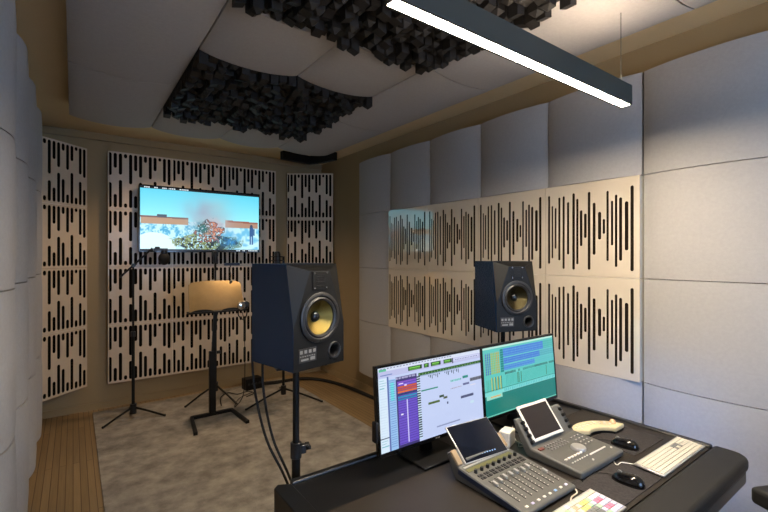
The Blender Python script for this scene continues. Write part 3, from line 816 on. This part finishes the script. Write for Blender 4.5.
def tablet(label, p0, p1, t0, frame, scr, border, icons=False):
    """p0,p1 bottom corners, t0 top-left corner (world)"""
    p0, p1, t0 = Vector(p0), Vector(p1), Vector(t0)
    X_ = (p1-p0); wd = X_.length; X_.normalize(); Y_ = (t0-p0); Y_ -= X_*Y_.dot(X_); ht = Y_.length; Y_.normalize(); Z_ = X_.cross(Y_)
    Tm = Matrix((X_, Y_, Z_)).transposed().to_4x4()
    t = thing('tablet', label, 'tablet', p0, 0, 'tablets on the control surfaces')
    MB(Tm).bb(0, wd, 0, ht, -.007, 0).build('casing', frame, t, bevel=.003, seg=3)
    MB(Tm).bb(border, wd-border, border*1.0, ht-border*1.0, 0, .0008).build('display', scr, t)
    if icons:
        mb = MB(Tm)
        for k in range(8): mb.bb(wd*.3+.014*k, wd*.3+.006+.014*k, .018, .022, .0008, .0012)
        mb.build('dock_icons', 'blue', t)
    return t
tablet('dark tablet leaning on the eight fader control surface', (1.222, 1.135, CAMH-.803), (1.458, 1.118, CAMH-.806), (1.233, 1.258, CAMH-.702), 'alu', 'screen_off', .004, True)
tablet('white framed tablet leaning on the control surface with jog wheel', (1.592, 1.085, CAMH-.797), (1.808, 1.080, CAMH-.798), (1.594, 1.182, CAMH-.673), 'white', 'screen_off2', .0125)

# ------------------------------------------------------------------ small desk things
mb = MB(); mb.box((0, 0, .034), (.075, .05, .068)); t = thing('power_adapter', 'white plug adapter with cable between the two control surfaces', 'adapter', (1.60, 1.235, DZ), .3)
mb.build('body', 'white', t, bevel=.005)
MB().tube([(0.02, -.02, .03), (.03, -.04, .006), (.0, -.055, .005), (.03, -.07, .004), (.045, -.03, .005), (.08, 0, .02), (.1, .01, .05)], .0018, sub=6).build('cable', 'white', t)

# beige curved keypad with a trackball
t = thing('curved_keypad', 'beige curved keypad with a small pink ball beside the control surface', 'keypad', (2.045, 1.03, DZ), math.radians(-22))
mb = MB(); pts = []; N = 14
Ri, Ro = .07, .168
for k in range(N+1): a = math.radians(155-130*k/N); pts.append((Ro*1.0*math.cos(a), Ro*.78*math.sin(a)-.035))
for k in range(N+1): a = math.radians(25+130*k/N); pts.append((Ri*1.15*math.cos(a), Ri*.72*math.sin(a)-.035))
mb.prism(pts, .012, .034); mb.build('body', 'beige', t, bevel=.006, seg=3)
mb.T = Matrix(); mb2 = MB(); mb2.prism([(x*.96, y*.96+.002) for x, y in pts], 0, .013); mb2.build('base', 'black', t)
mb = MB()
for r in (.115, .13, .145):
    for k in range(9):
        a = math.radians(145-12*k); mb.box((r*math.cos(a), r*.76*math.sin(a)-.035, .0355), (.011, .009, .003), (0, 0, a-PI/2))
mb.build('keys', 'keys', t)
a = math.radians(42); MB().ball(((.135)*math.cos(a), (.135)*.76*math.sin(a)-.03, .038), .015).build('ball', 'ball', t)

for (x0, x1, y0, y1, lab) in ((1.5, 1.838, .69, .88, 'dark cloth mouse pad nearest the padded edge, under the nearer mouse'), (1.95, 2.235, .835, 1.04, 'dark cloth mouse pad behind the white keyboard, under the farther mouse')):
    o = MB().bb(-(x1-x0)/2, (x1-x0)/2, -(y1-y0)/2, (y1-y0)/2, 0, .003).build('mouse_pad', 'mousepad', loc=((x0+x1)/2, (y0+y1)/2, DZ), bevel=.001)
    tag(o, lab, 'mouse pad', 'mouse pads on the desk')
def mouse(x, y, rz, lab):
    t = thing('computer_mouse', lab, 'mouse', (x, y, DZ+.003), rz, 'computer mice on the pads')
    mb = MB(); vs = []; n, m = 24, 8
    mb.T = Matrix.Diagonal((.031, .058, .034, 1))
    vs = []; fs = []
    for j in range(m+1):
        ph = PI/2*j/m
        for i in range(n):
            a = 2*PI*i/n; e = .8
            cx = math.copysign(abs(math.cos(a))**e, math.cos(a)); sy = math.copysign(abs(math.sin(a))**e, math.sin(a))
            r = math.cos(ph)**.6
            vs.append((cx*r, sy*r, math.sin(ph)*(1-.22*sy*r)))
    for j in range(m):
        for i in range(n): fs.append((j*n+i, j*n+(i+1) % n, (j+1)*n+(i+1) % n, (j+1)*n+i))
    fs.append(tuple(range(n)))
    mb._add(vs, fs, 0, True); mb.build('shell', 'gloss', t)
    mb = MB(); mb.cyl((-.003, .03, .027), (.003, .03, .027), .009, n=16); mb.build('scroll_wheel', 'greym', t)
    MB().tube([(0, .054, .008), (0, .075, .004), (-.03, .11, .003), (-.09, .12, .003), (-.13, .11, .003)], .0016, sub=6).build('cable', 'rubber', t)
mouse(1.694, .752, .05, 'black mouse on the pad nearest the padded edge')
mouse(2.006, .905, .12, 'black mouse on the pad behind the white keyboard')

def keyboard(x, y, rz, wd, dp, lab, colored):
    t = thing('keyboard', lab, 'keyboard', (x, y, DZ), rz)
    Tm = Matrix.Translation((0, 0, .004)) @ Matrix.Rotation(math.radians(3), 4, 'X')
    MB(Tm).bb(-wd/2, wd/2, -dp/2, dp/2, 0, .008).build('frame', 'alu', t, bevel=.002)
    MB().bb(-wd/2+.03, wd/2-.03, dp/2-.022, dp/2-.012, 0, .008).build('foot', 'white', t)
    keysets = {}
    nr, nc = 6, 21; px = (wd-.016)/nc; rr = [(-dp/2+.006)+(dp-.012)*j/nr for j in range(nr)]; ph = (dp-.012)/nr
    rnd = random.Random(4)
    for j in range(nr):
        k = 0
        while k < nc:
            span = 5 if (j == 0 and k == 4) else 1
            x0 = -wd/2+.008+px*k; mkey = 'keys'
            if colored:
                if j == 5: mkey = ['keys', 'keys', 'pink', 'lilac'][rnd.randrange(4)] if 13 > k > 2 else 'keys'
                else:
                    if k >= 15: mkey = [['yellow', 'yellow', 'green', 'lilac', 'lilac', 'lilac'], ['yellow', 'green', 'lilac', 'pink', 'pink', 'lilac']][j % 2][k-15]
                    else: mkey = ['keys', 'yellow', 'keys', 'orange', 'lilac', 'green', 'keys', 'keys'][(k*3+j*5) % 8]
                if j in (1, 2) and 14 <= k <= 16: mkey = 'greym'
            else:
                if j in (3, 4) and 14 <= k <= 16 and not (j == 3 and k == 15): mkey = 'greym'
            keysets.setdefault(mkey, MB(Tm)).bb(x0+.0006, x0+px*span-.0006, rr[j]+(.0017), rr[j]+ph-.0017, .008, .0105)
            k += span
    allk = MB(); names = list(keysets)
    for i, mk in enumerate(names):
        m = keysets[mk]; n0 = len(allk.v); allk.v += m.v; allk.f += [[n0+q for q in f_] for f_ in m.f]; allk.mi += [i]*len(m.f); allk.sm += m.sm
    allk.build('keys', names, t)
    return t
keyboard(2.065, .742, 0, .44, .112, 'white full size keyboard at the right end of the desk', False)
keyboard(1.30, .742, 0, .435, .128, 'silver keyboard with coloured keys below the fader control surface', True)
o = MB().tube([(1.865, .79, DZ+.004), (1.84, .84, DZ+.003), (1.80, .845, DZ+.003), (1.87, .9, DZ+.003), (1.93, .93, DZ+.003)], .002, sub=6).build('keyboard_cable', 'white'); tag(o, 'thin white cable lying beside the white keyboard', 'cable')
o = MB().tube([(1.40, .812, DZ+.003), (1.43, .825, DZ+.004), (1.47, .828, DZ+.004), (1.49, .85, DZ+.005), (1.505, .89, DZ+.003)], .0025, sub=6).build('keyboard_cable', 'white'); tag(o, 'white cable looping out behind the coloured keyboard', 'cable')

# ------------------------------------------------------------------ stands in the recording area
def tripod(name, label, x, y, rz, hub, top, spread, r=.009, group='microphone stands on the rug', ang=(210, 330, 90)):
    r *= 1.25
    t = thing(name, label, 'stand', (x, y, .012), rz, group)
    MB().cyl((0, 0, hub-.05), (0, 0, top*.55), r*1.25, n=12).build('lower_tube', 'black', t)
    MB().cyl((0, 0, top*.55), (0, 0, top), r*.9, n=12).build('upper_tube', 'black', t)
    MB().cyl((0, 0, top*.55-.03), (0, 0, top*.55+.02), r*1.8, n=12).build('clutch', 'blackp', t)
    MB().cyl((0, 0, hub-.06), (0, 0, hub+.035), r*2.6, n=12).build('hub', 'blackp', t)
    for k in ang:
        a = math.radians(k)
        d = Vector((math.cos(a), math.sin(a), 0))
        lg = MB().tube([d*.01+Vector((0, 0, hub)), d*spread*.5+Vector((0, 0, hub*.6)), d*spread+Vector((0, 0, .01))], r*.9, n=8).build('leg', 'black', t)
        MB().ball(tuple(d*spread+Vector((0, 0, .0115))), .0125, n=10, sc=(1, 1, .9)).build('rubber_foot', 'rubber', lg)
    return t
# stand 1 with boom: feet towards (-.25,-.13), (.25,-.13) and back
t1 = tripod('microphone_stand', 'tripod microphone stand with boom arm, leftmost on the rug by the left corner', .47, 4.76, 0, .1, 1.48, .29)
MB().tube([(-.10, -.04, 1.39-.012), (0, -.03, 1.478), (.16, -.04, 1.655-.012)], .009).build('boom_arm', 'black', t1)
MB().cyl((-.115, -.04, 1.365), (-.09, -.04, 1.388), .011).build('counterweight', 'black', t1)
MB().cyl((0, -.05, 1.477), (0, .015, 1.477), .018).build('boom_clutch', 'blackp', t1)
mk = thing('microphone', 'round dark microphone with windscreen hanging before the television corner', 'microphone', (.735, 4.73, 1.55))
MB().ball((0, 0, 0), .062, n=20, sc=(.9, .7, 1)).build('windscreen', 'rubber', mk)
mb = MB(); mb.bb(-.095, .03, -.02, .02, .075, .105); mb.cyl((-.06, 0, .095), (-.06, 0, .12), .022); mb.cyl((0, 0, .05), (0, 0, .085), .03); mb.build('shock_mount', 'blackp', mk, bevel=.003)
# stand 2 behind music stand
t2 = tripod('microphone_stand', 'tripod microphone stand half hidden behind the music stand', 1.25, 4.82, 0, .16, 1.44, .32, ang=(192, 296, 64))
mk = thing('microphone', 'small black microphone just below the television, on the middle stand', 'microphone', (1.25, 4.82, 1.452))
mb = MB(); mb.cyl((0, 0, 0), (0, 0, .05), .012); mb.build('mount', 'black', mk)
mb = MB(); mb.lathe([(0, 0), (.02, .0), (.026, .01), (.026, .07), (.03, .075), (.03, .11), (.02, .128), (0, .132)], (0, 0, .05), (0, 0, 1), 20); mb.build('body', 'blackp', mk)
# stand 3 near left speaker
t3 = tripod('microphone_stand', 'tripod microphone stand seen behind the left studio speaker', 1.84, 4.36, 0, .13, 1.5, .43, ang=(188, 316, 72))
mk = thing('microphone', 'black microphone in a shock mount peeking over the left studio speaker', 'microphone', (1.80, 4.36, 1.50))
mb = MB(); mb.lathe([(0, 0), (.03, .0), (.034, .01), (.034, .1), (.024, .125), (0, .13)], (-.03, 0, .0), (0, 0, 1), 20); mb.build('body', 'blackp', mk)
mb = MB()
for z in (.03, .07): mb.tube([(-.03+.06*math.cos(2*PI*k/20), .06*math.sin(2*PI*k/20), z) for k in range(21)], .006, n=6)
mb.cyl((.04, 0, -.005), (.04, 0, .075), .012); mb.build('shock_mount', 'black', mk)

# ------------------------------------------------------------------ music stand
ms = thing('music_stand', 'black adjustable music stand with wooden tray, centre of the rug', 'music stand', (1.105, 4.37, .012))
mb = MB(); mb.bb(-.19, .19, -.02, .02, .0, .03); mb.build('cross_bar', 'black', ms, bevel=.003)
for sx in (-1, 1):
    MB().prism([(sx*.172, .02), (sx*.2, .02), (sx*.2+(.03 if sx > 0 else -.06), -.41), (sx*.165+(.03 if sx > 0 else -.06), -.41)][::sx], 0, .028).build('foot', 'black', ms, bevel=.003)
mb = MB(); mb.box((-.0, 0, .33), (.06, .045, .6)); mb.build('lower_column', 'black', ms, bevel=.004)
mb = MB(); mb.box((.02, 0, .82), (.035, .03, .42), (0, math.radians(3), 0)); mb.build('upper_column', 'black', ms, bevel=.003)
mb = MB(); mb.cyl((.03, -.03, .62), (.07, -.03, .62), .016); mb.build('height_knob', 'blackp', ms)
# tray: curved sheet leaning back
mb = MB(); vs = []; fs = []; nx, nz = 24, 8
x0, x1 = -.235, .285
def tray(x, z, off):
    u = (x-x0)/(x1-x0)*2-1; a = z/.29
    return (x*(1-.05*a)+.01, -.07+a*.1+.05*(1-u*u)+off, 1.035+z*(.98-.05*u*u)-.0)
for off in (0, .008):
    for j in range(nz+1):
        for i in range(nx+1):
            x = x0+(x1-x0)*i/nx; z = .29*j/nz
            u = abs((x-x0)/(x1-x0)*2-1)
            if j == nz and u > .85: z -= .02*(u-.85)/.15
            vs.append(tray(x, z, off))
n0 = (nx+1)*(nz+1)
for j in range(nz):
    for i in range(nx):
        a = j*(nx+1)+i; fs.append((a, a+1, a+nx+2, a+nx+1)); fs.append((n0+a, n0+a+nx+1, n0+a+nx+2, n0+a+1))
for i in range(nx):
    fs.append((i, n0+i, n0+i+1, i+1)); a = nz*(nx+1)+i; fs.append((a, a+1, n0+a+1, n0+a))
for j in range(nz):
    a = j*(nx+1); fs.append((a, a+nx+1, n0+a+nx+1, n0+a)); a += nx; fs.append((a, n0+a, n0+a+nx+1, a+nx+1))
mb._add(vs, fs, 0, True); mb.build('tray', 'wood', ms)
mb = MB(); mb.bb(x0, x1+.02, -.11, .0, 1.018, 1.034); mb.build('ledge', 'black', ms, bevel=.003)
mb = MB()
for a, b in ((-.215, -.01), (.06, .255)):
    pts = [(a+(b-a)*k/10, .022*math.sin(PI*k/10)**.6) for k in range(11)]
    mb.prism([(x, z) for x, z in pts], 0, .012, Matrix(((1, 0, 0, 0), (0, 0, -1, -.085), (0, 1, 0, 1.034), (0, 0, 0, 1))))
mb.build('page_stops', 'rubber', ms)
# stand lamp
sl2 = thing('stand_lamp', 'small black clip lamp glowing above the wooden music tray', 'lamp', (1.32, 4.43, 1.31))
MB().tube([(-.02, .0, 0), (-.01, .03, .07), (-.02, .03, .14), (-.03, -.05, .185)], .005, sub=5).build('gooseneck', 'black', sl2)
mb = MB(); mb.bb(-.1, .045, -.085, -.045, .182, .198); mb.bb(-.1, .045, -.085, -.081, .172, .182); mb.bb(-.1, .045, -.049, -.045, .172, .182); mb.bb(-.1, -.096, -.081, -.049, .172, .182); mb.bb(.041, .045, -.081, -.049, .172, .182)
mb.build('lamp_head', 'bluebody', sl2)
MB().bb(-.09, .035, -.079, -.051, .179, .1815).build('lamp_lens', 'lampled', sl2)
MB().box((-.02, 0.004, .0), (.03, .03, .03)).build('clip', 'black', sl2)
# headphones resting on the ledge
hp = thing('headphones', 'silver and black headphones resting on the music stand ledge', 'headphones', (1.34, 4.23, 1.047))
MB().lathe([(0, 0), (.034, 0), (.04, .008), (.038, .02), (.02, .028), (0, .03)], (0, .0, .04), (0, -1, 0), 24).build('ear_cup', 'chrome', hp)
MB().lathe([(0, 0), (.034, 0), (.04, .008), (.038, .02), (.02, .028), (0, .03)], (.055, .04, .04), (.3, 1, 0), 24).build('ear_cup', 'blackp', hp)
MB().tube([(0, .01, .04), (-.02, .02, -.05), (.03, .0, -.1), (.07, .03, -.04), (.055, .035, .04)], .006, sub=6).build('headband', 'black', hp)
MB().tube([(.0, .0, .0), (.02, -.02, -.1), (.04, .0, -.5), (.03, .02, -.85), (.0, .2, -1.02), (.12, .45, -1.026), (.3, .56, -1.02)], .004, sub=6).build('cord', 'rubber', hp)

# floor box and cables
fb = thing('stage_box', 'black connector box on the floor by the far wall', 'connector box', (1.71, 4.985, .012), .1)
MB().box((0, 0, .065), (.2, .13, .13)).build('body', 'black', fb, bevel=.006)
mb = MB()
for k in range(4): mb.cyl((-.066+.044*k, -.065, .07), (-.066+.044*k, -.072, .07), .014, n=14)
mb.build('sockets', 'greyd', fb)
o = MB().tube([(1.24, 4.55, .03), (1.3, 4.8, .03), (1.42, 4.95, .022), (1.5, 4.85, .018), (1.62, 4.88, .018), (1.66, 4.78, .018), (1.55, 4.7, .018)], .005, sub=6).build('microphone_cable', 'rubber'); tag(o, 'thin black cable looping on the rug in front of the connector box', 'cable')
o = MB().tube([(1.81, 4.98, .05), (2.05, 4.98, .03), (2.32, 4.98, .022), (2.5, 4.82, .02), (2.62, 4.45, .02), (2.66, 3.9, .02), (2.66, 3.2, .02), (2.55, 2.4, .02), (2.35, 1.7, .02)], .02, sub=8).build('loudspeaker_cable', 'rubber'); tag(o, 'thick black cable running along the floor by the right wall', 'cable')
for i, (dx_, lab) in enumerate(((0, 'left of two black cables hanging from the left studio speaker'), (.045, 'right of two black cables hanging from the left studio speaker'))):
    o = MB().tube([(.615+dx_, 1.775, 1.20), (.615+dx_, 1.79, 1.13), (.63+dx_*.8, 1.79, .98), (.66+dx_*.6, 1.74, .8), (.72+dx_*.4, 1.68, .64), (.79+dx_*.3, 1.64, .4), (.79+dx_*.5, 1.65, .022)], .0055, sub=6).build('loudspeaker_cable', 'rubber')
    tag(o, lab, 'cable')

# ------------------------------------------------------------------ office chair (armrest corner enters the frame)
ch = thing('office_chair', 'black office chair whose armrest shows at the lower right edge', 'chair', (2.215, .165, 0), math.radians(-25))
MB().box((0, 0, .47), (.5, .48, .07)).build('seat', 'rubber', ch, bevel=.03, seg=3)
MB().box((0, -.26, .80), (.46, .05, .5), (math.radians(8), 0, 0)).build('backrest', 'rubber', ch, bevel=.025, seg=3)
MB().cyl((0, 0, .1), (0, 0, .44), .03).build('column', 'black', ch)
for sx in (-1, 1):
    ar = MB().box((sx*.29, .02, .715), (.095, .30, .06)).build('armrest', 'rubber', ch, bevel=.014, seg=3)
    MB().box((sx*.29, -.02, .57), (.03, .05, .25)).build('armrest_post', 'black', ar)
for k in range(5):
    a = 2*PI*k/5; d = Vector((math.cos(a), math.sin(a), 0))
    lg = MB().cyl(Vector((0, 0, .11)), d*.3+Vector((0, 0, .075)), .022, .015).build('leg', 'black', ch)
    MB().cyl(d*.3+Vector((-.012*d.y, .012*d.x, .03)), d*.3+Vector((.012*d.y, -.012*d.x, .03)), .03).build('castor', 'rubber', lg)

# ------------------------------------------------------------------ added ceiling lamps (unseen, put in for warm light) and daylight
def added_downlight(x, y, power, label, col=(1, .72, .46), spot=2.3, z=H):
    t = thing('added_ceiling_light', label, 'ceiling light', (x, y, z), 0)
    MB().lathe([(.03, -.002), (.045, -.002), (.047, -.012), (.034, -.012), (.03, -.002)], (0, 0, 0), (0, 0, 1), 24).build('trim_ring', 'white', t)
    MB().cyl((0, 0, -.001), (0, 0, -.005), .029, n=24).build('lens', 'spot', t)
    l = bpy.data.lights.new('added_downlight', 'SPOT'); l.energy = power; l.color = col; l.spot_size = spot; l.spot_blend = .6; l.shadow_soft_size = .04
    lo = bpy.data.objects.new('added_downlight', l); COL.objects.link(lo); lo.location = (0, 0, -.02); lo.parent = t
added_downlight(.95, 4.45, 45, 'added warm ceiling light, unseen, near the far wall, above the music stand', z=H)
added_downlight(1.2, -.5, 22, 'added warm ceiling light, unseen, behind the viewer')

wd = bpy.data.worlds.new('world'); SC.world = wd; wd.use_nodes = True
wd.node_tree.nodes['Background'].inputs[0].default_value = (.40, .62, 1.0, 1)
wd.node_tree.nodes['Background'].inputs[1].default_value = 8.5

vs_ = SC.view_settings; vs_.view_transform = 'Standard'; vs_.look = 'None'; vs_.exposure = .38; vs_.gamma = 1; vs_.use_curve_mapping = False
